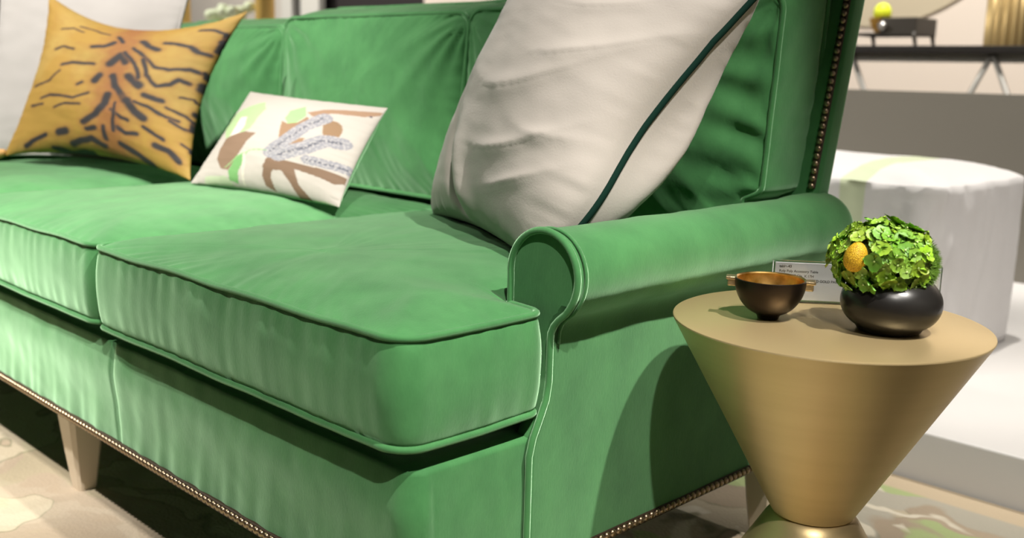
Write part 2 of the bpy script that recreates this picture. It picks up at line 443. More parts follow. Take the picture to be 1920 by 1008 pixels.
# ------------------------------------------------------------ pillows
def inv_bilinear(q, p):
    # q: BL,BR,TR,TL ; projective mapping to unit square
    src = np.array(q, float); dst = np.array([(0, 0), (1, 0), (1, 1), (0, 1)], float); A = []; B = []
    for (x, y), (u, v) in zip(src, dst):
        A.append([x, y, 1, 0, 0, 0, -u*x, -u*y]); B.append(u); A.append([0, 0, 0, x, y, 1, -v*x, -v*y]); B.append(v)
    h = np.linalg.solve(np.array(A), np.array(B)); p = np.atleast_2d(np.array(p, float))
    w_ = h[6]*p[:, 0]+h[7]*p[:, 1]+1
    return np.stack([(h[0]*p[:, 0]+h[1]*p[:, 1]+h[2])/w_, (h[3]*p[:, 0]+h[4]*p[:, 1]+h[5])/w_], 1)
def pillow(name, label, corners, T, material, cat='pillow', inset=.05, res=90, seed=0, deform=None, color=None, backmat=None, pipemat=None, pipe=.004, wrinkle=1.0, Tb=None, power=.55, group=None):
    BL, BR, TR, TL = [Vector(c) for c in corners]; Tb = T if Tb is None else Tb
    c0 = (BL+BR+TR+TL)/4; nrm = ((BR-BL)+(TR-TL)).cross((TL-BL)+(TR-BR)).normalized()
    root = thing(name, label, cat, tuple((BL+BR)/2), group)
    def pos(u, v, side):
        uu = u*(1-inset*(1-v*v)**1.0*(1 if abs(u) > 0 else 0)*abs(u)**.5); vv = v*(1-inset*(1-u*u)*abs(v)**.5)
        a = (uu+1)/2; b = (vv+1)/2
        p = BL*(1-a)*(1-b)+BR*a*(1-b)+TR*a*b+TL*(1-a)*b
        e = max(0, (1-u**2))*max(0, (1-v**2))
        h = (T if side > 0 else Tb)*(e**power)
        w0 = (.0055*fbm((u*2+seed, v*2, side), .8, 2)+.0012*fbm((u*1.2+v*.7, v*2.6+seed, side*3), 2.6, 2))*wrinkle*min(1, e*6)
        # radial puckers near the seam
        edge = min(1-abs(u), 1-abs(v)); s_ = (v if abs(u) > abs(v) else u)
        w0 += wrinkle*.0035*fbm((s_*7+seed, side*2, .3*edge), 1.6, 2)*math.exp(-edge/.12)*min(1, edge/.02)
        p = p+nrm*side*(h+w0)
        if deform: p = deform(p, u, v, side, h, nrm)
        return p
    def lin(i): 
        t = -1+2*i/res; return math.copysign(1-(1-abs(t))**1.35, t)
    G = [lin(i) for i in range(res+1)]
    outs = []
    for side in (1, -1):
        V = [pos(G[i], G[j], side) for j in range(res+1) for i in range(res+1)]
        F = []
        for j in range(res):
            for i in range(res):
                a = j*(res+1)+i; q = (a, a+1, a+res+2, a+res+1); F.append(q if side > 0 else q[::-1])
        o = mesh_obj('front_cover' if side > 0 else 'back_cover', V, F, material if side > 0 else (backmat or material), root)
        if color and (side > 0 or backmat is None):
            ca = o.data.color_attributes.new('print', 'FLOAT_COLOR', 'POINT')
            uv = np.array([((G[i]+1)/2, (G[j]+1)/2) for j in range(res+1) for i in range(res+1)])
            ca.data.foreach_set('color', np.concatenate([color(uv), np.ones((len(uv), 1))], 1).astype(np.float32).ravel())
        outs.append(o)
    if pipe:
        loop = [pos(G[i], -1, 1) for i in range(res)]+[pos(1, G[i], 1) for i in range(res)]+[pos(G[i], 1, 1) for i in range(res, 0, -1)]+[pos(-1, G[i], 1) for i in range(res, 0, -1)]
        v, f = tube_data(loop, pipe, True, 8); mesh_obj('piping', v, f, pipemat or material, root)
    fix_local(root)
    return root
def seg_dist(P, pts):
    pts = np.array(pts, float); D = np.full(len(P), 1e9); A = pts[:-1]; B = pts[1:]
    for a, b_ in zip(A, B):
        ab = b_-a; t = np.clip(((P-a)@ab)/max(ab@ab, 1e-12), 0, 1); D = np.minimum(D, np.linalg.norm(P-(a+t[:, None]*ab), axis=1))
    return D
def in_poly(P, poly):
    x, y = P[:, 0], P[:, 1]; c = np.zeros(len(P), bool); n = len(poly)
    for i in range(n):
        x0, y0 = poly[i]; x1, y1 = poly[(i+1) % n]
        if y0 == y1: continue
        cond = ((y0 > y) != (y1 > y)) & (x < (x1-x0)*(y-y0)/(y1-y0)+x0); c ^= cond
    return c
def srgb(r, g, b): 
    return np.array([((v/255+.055)/1.055)**2.4 if v > 10 else v/255/12.92 for v in (r, g, b)])
def vnoise(uv, s, seed=0, o=2): return np.array([noise.fractal(Vector((u*s+seed, v*s, seed*1.7)), 1, 2, o) for u, v in uv])

# big pale linen pillow against the right arm
WBL, WBR, WTR, WTL = (-.545, .50, .508), (-.125, .315, .502), (.045, .533, .863), (-.338, .540, .940)
def wdef(p, u, v, side, h, n):
    # crease rising from the bottom seam beside the near corner, rest bulging out left
    if side > 0:
        uc = -.02-.95*(v+1)+.25*(v+1)**2
        k = math.exp(-((u-uc)/.07)**2)*math.exp(-((v+.9)/.42)**2)*min(1, (v+1)*6)
        k2 = math.exp(-((u-uc-.17)/.12)**2)*math.exp(-((v+.85)/.42)**2)*min(1, (v+1)*6)
        p = p-n*.034*k+n*.012*k2
        for (fu, fv, sl_, wd, ln, am) in ((.35, -.42, .35, .07, .38, .007), (.55, -.62, .5, .06, .25, .006), (.1, -.02, .25, .09, .5, .006), (.5, .30, .4, .08, .4, .006), (.62, -.28, .1, .05, .22, .005), (.3, .62, .2, .07, .4, .004)):
            a_ = u-fu; b_ = v-fv-sl_*a_-.5*a_*a_
            p = p+n*am*math.exp(-(b_/wd)**2)*math.exp(-(a_/ln)**2)*(1 if b_ > 0 else .7)
    else:
        p = p+(Vector(WBR)-Vector(WBL)).normalized()*(.062*math.exp(-((v+.05)/.62)**2)*max(0, math.sin(math.pi*min(1, max(0, (u-.2)/.8))**1.6)))
    p = p+(Vector(WBR)-Vector(WBL)).normalized()*(.032*math.exp(-((v+.55)/.4)**2)*((u+1)/2)**3)
    return p
pillow('linen_pillow', 'large oatmeal linen pillow with dark green piping leaning on the near right arm', (WBL, WBR, WTR, WTL), .105, LINEN, inset=.07, res=130, seed=2, deform=wdef, pipemat=DARKPIPE, pipe=.0048, wrinkle=.8, Tb=.115, power=.38)
# its twin at the far left arm
pillow('linen_pillow', 'pale linen pillow at the far left end, half hidden behind the tiger pillow', ((-1.985, .235, .515), (-1.56, .52, .508), (-1.64, .64, .925), (-2.085, .36, .955)), .04, LINEN2, inset=.07, res=60, seed=5, pipemat=LINEN2, Tb=.04)

# tiger print pillow (points in the local pixel frame of the print, brought to the unit square)
tst = [([(0.1898,0.6417),(0.2449,0.6685),(0.325,0.652)],0.0088),([(0.292,0.5358),(0.3447,0.5555),(0.4745,0.555)],0.0115),([(0.4295,0.6819),(0.4878,0.6964),(0.5236,0.7455)],0.0159),([(0.5239,0.8086),(0.5655,0.7536)],0.0124),([(0.554,0.567),(0.5725,0.6116),(0.5898,0.6469),(0.6284,0.594)],0.0247),([(0.4221,0.4106),(0.4452,0.4273)],0.0106),([(0.5066,0.4476),(0.5241,0.487)],0.0212),([(0.6535,0.7764),(0.7016,0.7331),(0.7472,0.7106)],0.0194),([(0.7641,0.775),(0.8184,0.769),(0.8869,0.7452),(0.9328,0.7078),(0.9802,0.7015)],0.0132),([(0.6354,0.7083),(0.7137,0.6423),(0.7799,0.5791),(0.8549,0.5723),(0.9389,0.5976),(0.9873,0.5888)],0.0115),([(0.7083,0.6253),(0.7537,0.5179),(0.8192,0.463),(0.8802,0.4849),(0.9091,0.5224),(0.9536,0.5177)],0.0124),([(0.669,0.5002),(0.714,0.4719),(0.742,0.4508)],0.0247),([(0.5888,0.4883),(0.6249,0.4236),(0.6696,0.3766),(0.6904,0.3425)],0.0212),([(0.5956,0.3643),(0.5923,0.3082),(0.5559,0.2319),(0.4946,0.1732)],0.0212),([(0.197,0.3157),(0.2621,0.3343),(0.4168,0.3232),(0.5,0.3643)],0.0079),([(0.1296,0.2712),(0.2232,0.2761)],0.0079),([(0.3117,0.2573),(0.3705,0.2836),(0.4641,0.2836)],0.0079),([(0.1446,0.0358),(0.1972,0.0612),(0.2647,0.0861)],0.0159),([(0.3429,0.0994),(0.3918,0.1142)],0.0247),([(0.5156,0.1327),(0.5548,0.142)],0.0176),([(0.7014,0.3455),(0.7448,0.2868),(0.7946,0.2598)],0.0247),([(0.7352,0.3521),(0.8325,0.3204),(0.8937,0.2931),(0.95,0.2929)],0.0097),([(0.7739,0.3993),(0.8328,0.3809),(0.8632,0.3847)],0.0176),([(0.6306,0.2761),(0.6856,0.2306),(0.7183,0.226)],0.0124),([(0.6023,0.1626),(0.6072,0.0904)],0.0124),([(0.6637,0.1728),(0.7065,0.1477),(0.7639,0.1551)],0.0141),([(0.7995,0.208),(0.8595,0.1815),(0.8978,0.1674)],0.0124),([(0.9148,0.2762),(0.9781,0.259),(1.0,0.261)],0.0088),([(0.8556,0.1204),(0.9167,0.109),(0.9559,0.0785)],0.0194),([(1.0,0.5244),(1.0,0.5)],0.0212),([(1.0,0.3586),(1.0,0.353)],0.0141),([(0.869,0.8848),(0.9291,0.8756),(0.9911,0.8465),(1.0,0.7744)],0.0088),([(0.9959,0.5988),(1.0,0.5839),(1.0,0.5663)],0.0079),([(0.2723,0.8667),(0.353,0.8637),(0.4707,0.8227)],0.0071),([(0.9984,0.3043),(1.0,0.2612)],0.0079),([(0.9733,0.1716),(1.0,0.1587),(1.0,0.1407)],0.0079),([(0.8888,0.3535),(0.9693,0.3305),(1.0,0.3093)],0.0079),([(0.1063,0.3985),(0.2318,0.4243),(0.2927,0.4939)],0.0071),([(0.9938,0.792),(1.0,0.7793),(1.0,0.7336)],0.0159),([(0.4203,0.041),(0.5365,0.0778),(0.5898,0.0495)],0.0194),([(0.6774,0.078),(0.7624,0.0415),(0.8225,0.0002)],0.0176),([(0.297,0.0176),(0.3845,0.0002),(0.5113,0.0021)],0.0124),([(0.1658,0.8028),(0.2359,0.8361),(0.323,0.8145)],0.0062),([(0.9284,0.4272),(0.9917,0.4356),(1.0,0.422)],0.0062),([(0.6002,0.6717),(0.6751,0.5885),(0.7275,0.4975)],0.0106),([(0.6473,0.3202),(0.6407,0.221),(0.6512,0.1463)],0.0088)]
SPX, SPS = 0.598, -0.098
def tiger(uv):
    P = uv+np.stack([vnoise(uv, 14, 1), vnoise(uv, 14, 4)], 1)*.007
    n1 = vnoise(uv, 4, 9); n2 = vnoise(uv, 25, 3)
    gold = srgb(208, 152, 58); org = srgb(184, 112, 50); lite = srgb(222, 176, 88)
    spine = np.exp(-(((uv[:, 0]-SPX-SPS*(uv[:, 1]-.5)))/.10)**2)
    a = np.clip(spine+.25*n1+.25*n2, 0, 1)[:, None]
    c = gold*(1-a)+org*a; b_ = np.clip(n1*1.2, 0, .7)[:, None]*(1-a); c = c*(1-b_)+lite*b_
    for pts, w_ in [(a_, b_*1.25) for a_, b_ in tst]:
        d = seg_dist(P, pts); k = np.clip((w_-d)/(w_*.5), 0, 1)[:, None]; halo = np.clip((w_*2.1-d)/(w_*1.6), 0, 1)[:, None]*.45
        c = c*(1-halo)+org*halo*1.0
        c = c*(1-k)+srgb(48, 40, 42)*k
    return c*np.array([.40, .475, .53])
TBRs = ((-1.80, .235, .528), (-1.21, .40, .515), (-1.275, .585, .872), (-1.845, .38, .912))
tig = pillow('tiger_pillow', 'square golden tiger-striped pillow at the far end of the sofa', TBRs, .07, TIGER, inset=.15, res=220, seed=8, color=tiger, deform=lambda p, u, v, side, h, n: p-Vector((0, 0, .040*(1-u*u)*((v+1)/2)**3)), pipe=0, wrinkle=.9, Tb=.05)
# corner tassels
tp = Vector((-1.80, .235, .528))
V, F = tube_data([tp+Vector((.01, 0, .01)), tp+Vector((-.015, -.01, .004)), tp+Vector((-.035, -.02, -.002)), tp+Vector((-.05, -.028, -.004))], lambda t: .007+.007*math.sin(math.pi*t), False, 10)
ta = mesh_obj('corner_knot', V, F, mat('ochre_cord', (.45, .25, .08), .8), tig); ta.location = -tig.location

# leaf print lumbar pillow
cpol = [([(0.039,0.691),(0.2055,0.783),(0.2634,0.8334),(0.3275,0.7323),(0.3105,0.5087),(0.2807,0.47),(0.1769,0.4325),(0.1417,0.4051),(0.0284,0.538)],(176,205,150)),([(0.1653,0.5011),(0.1575,0.6317),(0.2165,0.6384),(0.246,0.5397),(0.2359,0.4414),(0.1703,0.4199)],(232,226,216)),([(0.1417,0.4051),(0.2807,0.47),(0.3859,0.4589),(0.3452,0.3762),(0.3209,0.2453),(0.2795,0.1028),(0.2211,0.1148),(0.1591,0.1996),(0.1357,0.2971)],(140,112,88)),([(0.1074,0.0494),(0.2658,0.0617),(0.3335,0.0093),(0.1103,0.0017)],(196,210,176)),([(0.308,0.2206),(0.3832,0.2753),(0.3693,0.1898),(0.3569,0.1023),(0.3644,0.0147),(0.3034,0.0309),(0.2809,0.0927)],(118,176,104)),([(0.5461,0.4448),(0.5067,0.6113),(0.5521,0.5958),(0.6112,0.6238),(0.6419,0.6995),(0.6801,0.6758),(0.6436,0.5502),(0.5926,0.4413),(0.5577,0.3814)],(158,124,92)),([(0.511,0.646),(0.5067,0.7434),(0.5779,0.8242),(0.6363,0.7146),(0.6039,0.6206),(0.5521,0.5958)],(160,208,140)),([(0.6306,0.7476),(0.7079,0.8112),(0.9999,0.9365),(1.0,0.9016),(0.9357,0.8372),(0.7659,0.7822),(0.6967,0.6981)],(166,132,104)),([(0.6234,0.4074),(0.6731,0.4732),(0.7147,0.4734),(0.7147,0.4207),(0.6759,0.3718)],(158,124,92)),([(0.526,0.2477),(0.6504,0.2497),(0.8131,0.2491),(1.0,0.2557),(1.0,0.196),(0.9581,0.1627),(0.8284,0.1818),(0.7196,0.1928),(0.7595,0.0781),(0.8451,0.0),(0.76,0.0),(0.7253,0.0436),(0.6479,0.1639),(0.5867,0.151),(0.587,0.0876),(0.6126,0.0112),(0.5532,0.0286),(0.5276,0.0837),(0.5135,0.1758)],(128,100,76)),([(0.8553,0.0042),(0.9146,0.0119),(0.9955,0.0),(0.8549,0.0)],(196,210,176)),([(0.351,0.2968),(0.3725,0.275),(0.4097,0.0126),(0.3951,0.0116)],(222,216,200)),([(0.8801,0.65),(0.8885,0.6013),(0.8829,0.5582),(0.8616,0.5326),(0.8308,0.5343),(0.8028,0.5566),(0.7774,0.6015),(0.7664,0.6529),(0.7766,0.6928),(0.7979,0.718),(0.8292,0.7163),(0.8597,0.6911)],(150,118,84))]
cst = [([(0.539,0.2997),(0.6103,0.4455),(0.6832,0.6084),(0.7496,0.7169)],0.04),([(0.5985,0.2851),(0.7374,0.3937),(0.8247,0.4998),(0.9151,0.5215)],0.042),([(0.7754,0.2989),(0.8781,0.3023),(0.9987,0.3221)],0.03)]
gl = [(0.2515,0.1246),(0.325,0.2333),(0.4046,0.2984),(0.5067,0.3088)]
def camo(uv):
    c = np.tile(srgb(200, 193, 184), (len(uv), 1)); P = uv+np.stack([vnoise(uv, 9, 1), vnoise(uv, 9, 4)], 1)*.006
    for poly, col in cpol:
        k = in_poly(P, [tuple(p) for p in poly]); c[k] = srgb(*col)
    st = np.array([noise.noise(Vector((u*70+v*30, v*60-u*30, 0))) for u, v in uv])
    for pts, w_ in cst:
        d = seg_dist(P, pts); k = d < w_*1.3; c[k & (st > -.12)] = srgb(150, 150, 158); c[k & (st <= -.12)] = srgb(184, 181, 182)
        k2 = (d < w_*.25) & (st > -.1); c[k2] = srgb(92, 94, 108)
    k = seg_dist(P, gl) < .004; c[k] = srgb(150, 196, 130)
    c = c*.52
    dt = np.hypot(P[:, 0]-.965, P[:, 1]-.86) < .008; c[dt] = srgb(40, 40, 60)
    return c
CBR = ((-1.125, .355, .519), (-.705, .415, .512), (-.745, .555, .683), (-1.165, .520, .700))
cp = pillow('lumbar_pillow', 'small white rectangular pillow printed with brown and green leaves', CBR, .045, CAMO, inset=.05, res=200, seed=12, color=camo, backmat=VELVET, pipe=0, wrinkle=.5, Tb=.055)

# ------------------------------------------------------------ gold side table
TX, TY, TH, TR_ = .229, .432, .480, .179
GOLD = mat('satin_gold_paint', (.50, .345, .17), .40, .72); t = NT(GOLD)
nz = t.noise(3, 3, (1, 1, 30)); r = t.ramp(nz.outputs['Fac'], [(.3, (.585, .45, .235)), (.7, (.615, .475, .25))]); t.l(r.outputs[0], t.b.inputs['Base Color'])
nf = t.noise(300, 2); t.bump(nf.outputs['Fac'], .12, .0006)
tab = thing('side_table', 'gold hourglass-shaped round side table beside the right arm', 'table', (TX, TY, 0))
lathe('upper_cone', [(0, TH-.004), (TR_-.003, TH-.004), (TR_-.0006, TH-.0035), (.0485, .246), (0, .246)], GOLD, tab, 160)
lathe('table_top', [(0, TH-.0035), (TR_-.0006, TH-.0035), (TR_, TH-.0022), (TR_-.0004, TH-.0008), (TR_-.002, TH), (0, TH)], GOLD, tab, 160)
lathe('lower_cone', [(0, .2455), (.044, .2455), (.050, .243), (.056, .235), (.19, .008), (.19, 0), (0, 0)], GOLD, tab, 160)

# bronze bowl
BX, BY = .176, .387
BRONZE = mat('dark_bronze', (.035, .026, .02), .33, .85); GOLDIN = mat('gilt_lining', (.72, .45, .12), .32, 1.0)
t = NT(GOLDIN); nz = t.noise(60, 3); rr = t.ramp(nz.outputs['Fac'], [(.35, (.5, .28, .06)), (.65, (.85, .56, .2))]); t.l(rr.outputs[0], t.b.inputs['Base Color'])
bowl = thing('bowl', 'small dark bronze bowl with gilt inside and two block handles', 'bowl', (BX, BY, TH))
r0 = .0408; hh = .047
def bprof(r, z0b): return [(r*math.sin(a)**.9, z0b+(hh-z0b)*(1-math.cos(a))) for a in [math.pi/2*i/24 for i in range(25)]]
o = bprof(r0, .003); lathe('outer_shell', [(0, 0), (.012, 0), (.013, .003)]+[p for p in o if p[0] > .013]+[(r0-.0008, hh+.0006), (r0-.0016, hh)], BRONZE, bowl, 96)
lathe('gilt_lining', [(r0-.0012, hh+.0004)]+[(r0-.003, hh-.001)]+[(p[0]*.93, p[1]*.93+.004) for p in o[::-1][1:]], GOLDIN, bowl, 96)
HB = mat('aged_brass', (.42, .33, .2), .35, .9); t = NT(HB); nz = t.noise(300, 3); t.bump(nz.outputs['Fac'], .5, .001)
ha = math.atan2(.043, .074)
for s_ in (1, -1):
    bm = box_bm(.0385, .0485, -.0060, .0060, .036, .046, .0012, 2)
    box_bm(.0380, .0505, -.0072, .0075, .0475 - .004, .0505 - .003, .001, 2, bm)
    for v in bm.verts: 
        v.co = Matrix.Rotation(ha+(0 if s_ > 0 else math.pi), 3, 'Z') @ v.co
    bm_obj('handle', bm, HB, bowl, False)

# black vase
VX, VY = .297, .441
BLK = mat('black_glaze', (.013, .012, .011), .3); t = NT(BLK); nz = t.noise(12, 3); r = t.ramp(nz.outputs['Fac'], [(.3, (.24,)*3), (.7, (.36,)*3)]); t.l(r.outputs[0], t.b.inputs['Roughness'])
pr = [(0, 0), (.030, 0), (.034, .0015)]
for i in range(1, 30):
    a = -math.pi/2+math.pi*i/30; rr_ = .0545*abs(math.cos(a))**.72; z_ = .033+.033*math.sin(a)
    if rr_ > .034: pr.append((rr_, z_))
pr += [(.034, .066), (.031, .0655), (.030, .060), (.045, .05), (.05, .033), (.04, .012), (0, .008)]
v_ = lathe('vase', pr, BLK, None, 96, (0, 0, 0), 60); v_.location = (VX, VY, TH); tag(v_, 'squat round black glazed vase on the gold side table', 'vase')

# hydrangea
LEAFG = mat('hydrangea_petal', (.28, .5, .03), .5); t = NT(LEAFG)
oi = t.n('ShaderNodeVertexColor'); oi.layer_name = 'print'; t.l(oi.outputs['Color'], t.b.inputs['Base Color'])
t.b.inputs['Subsurface Weight'].default_value = 0
hyd = thing('hydrangea', 'ball of lime green hydrangea blossoms in the black vase', 'flowers', (VX, VY, TH+.066))
HC = Vector((.285, .441, .557)); HR = Vector((.0565, .0565, .044))
V = []; F = []; Cc = []
YB = Vector((.2768, .388, .5665)) # yellow pod centre
viewd = (CAM-HC).normalized()
def petal(center, nrm, dirv, L, W, col, cup):
    side = nrm.cross(dirv).normalized(); b0 = len(V)
    for i in range(8):
        t_ = i/7; wd = W*(.10*(1-t_)+.99*math.sqrt(max(0, 1-(2*t_**.72-1)**2)))+.00002
        for j in (-1, -.5, 0, .5, 1):
            p = center+dirv*(L*t_*(1-.06*j*j*4*t_**3))+side*wd*j+nrm*(cup*L*(t_*t_*.9+.18*j*j)-.05*L*abs(j)*0-.03*L*(1 if j == 0 else 0))
            V.append(p); Cc.append(col*(.86+.2*t_+.10*abs(j)+(-.10 if j == 0 else 0)))
    for i in range(7):
        for j in range(4):
            a = b0+i*5+j; F.append((a, a+1, a+6, a+5))
rnd = random.Random(5)
k = 0; pts = []; 
for i in range(300):
    zf = 1-2*(i+.5)/300; ph = i*2.399963
    d = Vector((math.sqrt(1-zf*zf)*math.cos(ph), math.sqrt(1-zf*zf)*math.sin(ph), zf))
    if d.z < -.62: continue
    moss = d.dot(Vector((.80, .50, -.05)).normalized()) > .66
    if moss: continue
    pts.append(d)
for d in pts:
    d = (d+Vector([rnd.uniform(-.1, .1) for _ in range(3)])).normalized(); rr_ = rnd.uniform(.90, 1.05)
    c = HC+Vector((d.x*HR.x, d.y*HR.y, d.z*HR.z))*rr_
    if (c-YB).length < .0165: continue
    if (c-YB).length < .021 and (c-YB).dot((CAM-YB).normalized()) > 0: continue
    n_ = (d+Vector([rnd.uniform(-.38, .38) for _ in range(3)])).normalized()
    ref = n_.orthogonal().normalized(); a0 = rnd.uniform(0, 6.28); Ls = rnd.uniform(.0095, .0135)
    base = np.array([rnd.uniform(.20, .32), rnd.uniform(.42, .56), rnd.uniform(.015, .06)])*rnd.uniform(.6, .95)
    for q in range(4):
        a = a0+q*math.pi/2+rnd.uniform(-.15, .15); dv = (Matrix.Rotation(a, 3, n_) @ ref)
        petal(c, n_, dv, Ls*rnd.uniform(.9, 1.15), Ls*rnd.uniform(.44, .52), base*rnd.uniform(.9, 1.1), rnd.uniform(.0, .28))
    # little eye
    b0 = len(V)
    for q in range(5):
        a = q*2*math.pi/5; V.append(c+n_*.0012+(Matrix.Rotation(a, 3, n_) @ ref)*.0013); Cc.append(np.array([.45, .6, .2]))
    V.append(c+n_*.0024); Cc.append(np.array([.5, .65, .25]))
    for q in range(5): F.append((b0+q, b0+(q+1) % 5, b0+5))
o = mesh_obj('petals', V, F, LEAFG, hyd)
ca = o.data.color_attributes.new('print', 'FLOAT_COLOR', 'POINT')
ca.data.foreach_set('color', np.concatenate([np.array(Cc), np.ones((len(Cc), 1))], 1).astype(np.float32).ravel())
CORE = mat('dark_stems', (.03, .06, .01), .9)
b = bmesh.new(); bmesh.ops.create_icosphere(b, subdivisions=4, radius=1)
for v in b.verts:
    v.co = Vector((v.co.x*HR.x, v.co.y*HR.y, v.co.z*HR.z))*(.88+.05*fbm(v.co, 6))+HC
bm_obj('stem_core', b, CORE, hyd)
MOSS = mat('green_moss', (.12, .24, .02), .9); V = []; F = []
md = Vector((.80, .50, -.05)).normalized()
for i in range(1500):
    d = (md+Vector([rnd.gauss(0, .42) for _ in range(3)])).normalized()
    if d.z < -.6: continue
    c = HC+Vector((d.x*HR.x, d.y*HR.y, d.z*HR.z))*.9; L_ = rnd.uniform(.006, .0115)
    dd = (d+Vector([rnd.uniform(-.5, .5) for _ in range(3)])).normalized(); sd = dd.orthogonal().normalized()*.0007; b0 = len(V); s3 = dd.cross(sd)
    V += [c+sd, c-sd*.5+s3*.9, c-sd*.5-s3*.9, c+dd*L_]; F += [(b0, b0+1, b0+3), (b0+1, b0+2, b0+3), (b0+2, b0, b0+3)]
mesh_obj('moss', V, F, MOSS, hyd, False)
fix_local(hyd)
YEL = mat('yellow_pod', (.78, .42, .02), .6); t = NT(YEL)
tc = t.n('ShaderNodeTexCoord'); vo = t.n('ShaderNodeTexVoronoi'); vo.feature = 'DISTANCE_TO_EDGE'; vo.inputs['Scale'].default_value = 420
mp = t.n('ShaderNodeMapping'); mp.inputs['Scale'].default_value = (1, 1, 1.5); t.l(tc.outputs['Object'], mp.inputs[0]); t.l(mp.outputs[0], vo.inputs['Vector'])
rr = t.ramp(vo.outputs['Distance'], [(.0, (.30, .13, .005)), (.14, (.80, .50, .015))]); t.l(rr.outputs[0], t.b.inputs['Base Color']); t.bump(vo.outputs['Distance'], .8, .001)
b = bmesh.new(); bmesh.ops.create_icosphere(b, subdivisions=4, radius=1)
for v in b.verts: v.co = Vector((v.co.x*.0125*(1-.12*v.co.z), v.co.y*.0125*(1-.12*v.co.z), v.co.z*.0172))
yo = bm_obj('seed_pod', b, YEL); yo.location = YB; yo.rotation_euler = (.12, .25, 0); tag(yo, 'yellow textured oval seed pod nestled in the green hydrangea', 'seed pod')

# acrylic sign with printed card
SA = Vector((.129, .471, TH)); SB = Vector((.289, .595, TH)); sd = (SB-SA).normalized(); SL = (SB-SA).length
GLASS = mat('clear_acrylic', (.97, .99, .98), .04); GLASS.node_tree.nodes['Principled BSDF'].inputs['Transmission Weight'].default_value = 1; GLASS.node_tree.nodes['Principled BSDF'].inputs['IOR'].default_value = 1.45
CARD = mat('white_card', (.80, .80, .83), .7); INK = mat('black_ink', (.02, .02, .02), .8)
sg = thing('price_sign', 'small clear acrylic stand with a printed white card behind the bronze bowl', 'sign', tuple(SA)); sg.rotation_euler = (0, 0, math.atan2(sd.y, sd.x))
SHh = .0535
bm = box_bm(0, SL, -.003, .0006-.0012, 0, SHh, .0005, 1); box_bm(0, SL, -.003, .022, 0, .002, .0005, 1, bm); bm_obj('acrylic_stand', bm, GLASS, sg, False)
bm = box_bm(.003, SL-.003, .0008, .0013, .0035, SHh-.003, 0); cardo = bm_obj('card', bm, CARD, sg, False)
bm = box_bm(0, SL, .0016, .0030, .001, SHh+.0005, .0003, 1); bm_obj('back_plate', bm, GLASS, sg, False)
def text(s, x, z, size, weight=0):
    c = bpy.data.curves.new('lettering', 'FONT'); c.body = s; c.size = size; c.extrude = .00005; c.offset = weight
    to = bpy.data.objects.new('tmp', c); COL.objects.link(to); bpy.context.view_layer.update()
    me = bpy.data.meshes.new_from_object(to.evaluated_get(bpy.context.evaluated_depsgraph_get())); bpy.data.objects.remove(to)
    me.materials.clear(); me.materials.append(INK)
    o = bpy.data.objects.new('lettering', me); COL.objects.link(o); o.parent = cardo; o.location = (x, .0006, z); o.rotation_euler = (math.pi/2, 0, 0); return o
for i, (s, sz, wt) in enumerate((('table-43', .0046, .00012), ('Roly Poly Accessory Table', .0044, .00006), ('Dim: 15 1/2 Dia. X 17H', .0044, .00006), ('Finish: 5233 OLD WORLD GOLD PAINT', .0044, .00006), ('                    $ 1581', .0044, .00006))):
    text(s, .008, SHh-.0095-i*.0058, sz, wt)

# ------------------------------------------------------------ setting
RUG = mat('patterned_rug', (.5, .42, .33), .95); t = NT(RUG)
tc = t.n('ShaderNodeTexCoord'); wn = t.n('ShaderNodeTexNoise'); wn.inputs['Scale'].default_value = 2.6; wn.inputs['Detail'].default_value = 4
t.l(tc.outputs['Object'], wn.inputs['Vector'])
mx = t.n('ShaderNodeVectorMath', operation='MULTIPLY_ADD'); mx.inputs[1].default_value = (.42, .42, .42); t.l(wn.outputs['Color'], mx.inputs[0]); t.l(tc.outputs['Object'], mx.inputs[2])
def blob(scale, lo, hi, seed, det=1.5):
    mp = t.n('ShaderNodeMapping'); mp.inputs['Location'].default_value = (seed, seed*.7, 0); mp.inputs['Rotation'].default_value = (0, 0, seed)
    mp.inputs['Scale'].default_value = (1.2, 2.2, 1); t.l(mx.outputs[0], mp.inputs[0])
    n_ = t.n('ShaderNodeTexNoise'); n_.inputs['Scale'].default_value = scale; n_.inputs['Detail'].default_value = det; t.l(mp.outputs[0], n_.inputs['Vector'])
    return t.ramp(n_.outputs['Fac'], [(lo, (0, 0, 0)), (hi, (1, 1, 1))]).outputs[0]
def mixc(f, a, b_):
    m_ = t.n('ShaderNodeMix', data_type='RGBA'); t.l(f, m_.inputs[0])
    if isinstance(a, tuple): m_.inputs[6].default_value = (*a, 1)
    else: t.l(a, m_.inputs[6])
    m_.inputs[7].default_value = (*b_, 1); return m_.outputs[2]
sxx = t.n('ShaderNodeSeparateXYZ'); t.l(tc.outputs['Object'], sxx.inputs[0]); mxx = t.n('ShaderNodeMapRange'); t.l(sxx.outputs['X'], mxx.inputs[0])
mxx.inputs[1].default_value = -.75; mxx.inputs[2].default_value = -.35; mxx.inputs[3].default_value = .12; mxx.inputs[4].default_value = 1
def msk(o_):
    q_ = t.n('ShaderNodeMath', operation='MULTIPLY'); t.l(o_, q_.inputs[0]); t.l(mxx.outputs[0], q_.inputs[1]); return q_.outputs[0]
c = mixc(blob(3.0, .40, .62, 9, 5), (.31, .245, .175), (.265, .21, .15))
c = mixc(blob(2.6, .545, .555, 1.3), c, (.17, .155, .095))
c = mixc(blob(2.6, .555, .565, 1.3), c, (.36, .305, .22))
c = mixc(msk(blob(2.4, .50, .53, 3.1)), c, (.31, .285, .23))
c = mixc(msk(blob(3.4, .56, .58, 5.7)), c, (.28, .33, .15))
c = mixc(msk(blob(7, .55, .60, 2.2)), c, (.50, .45, .36))
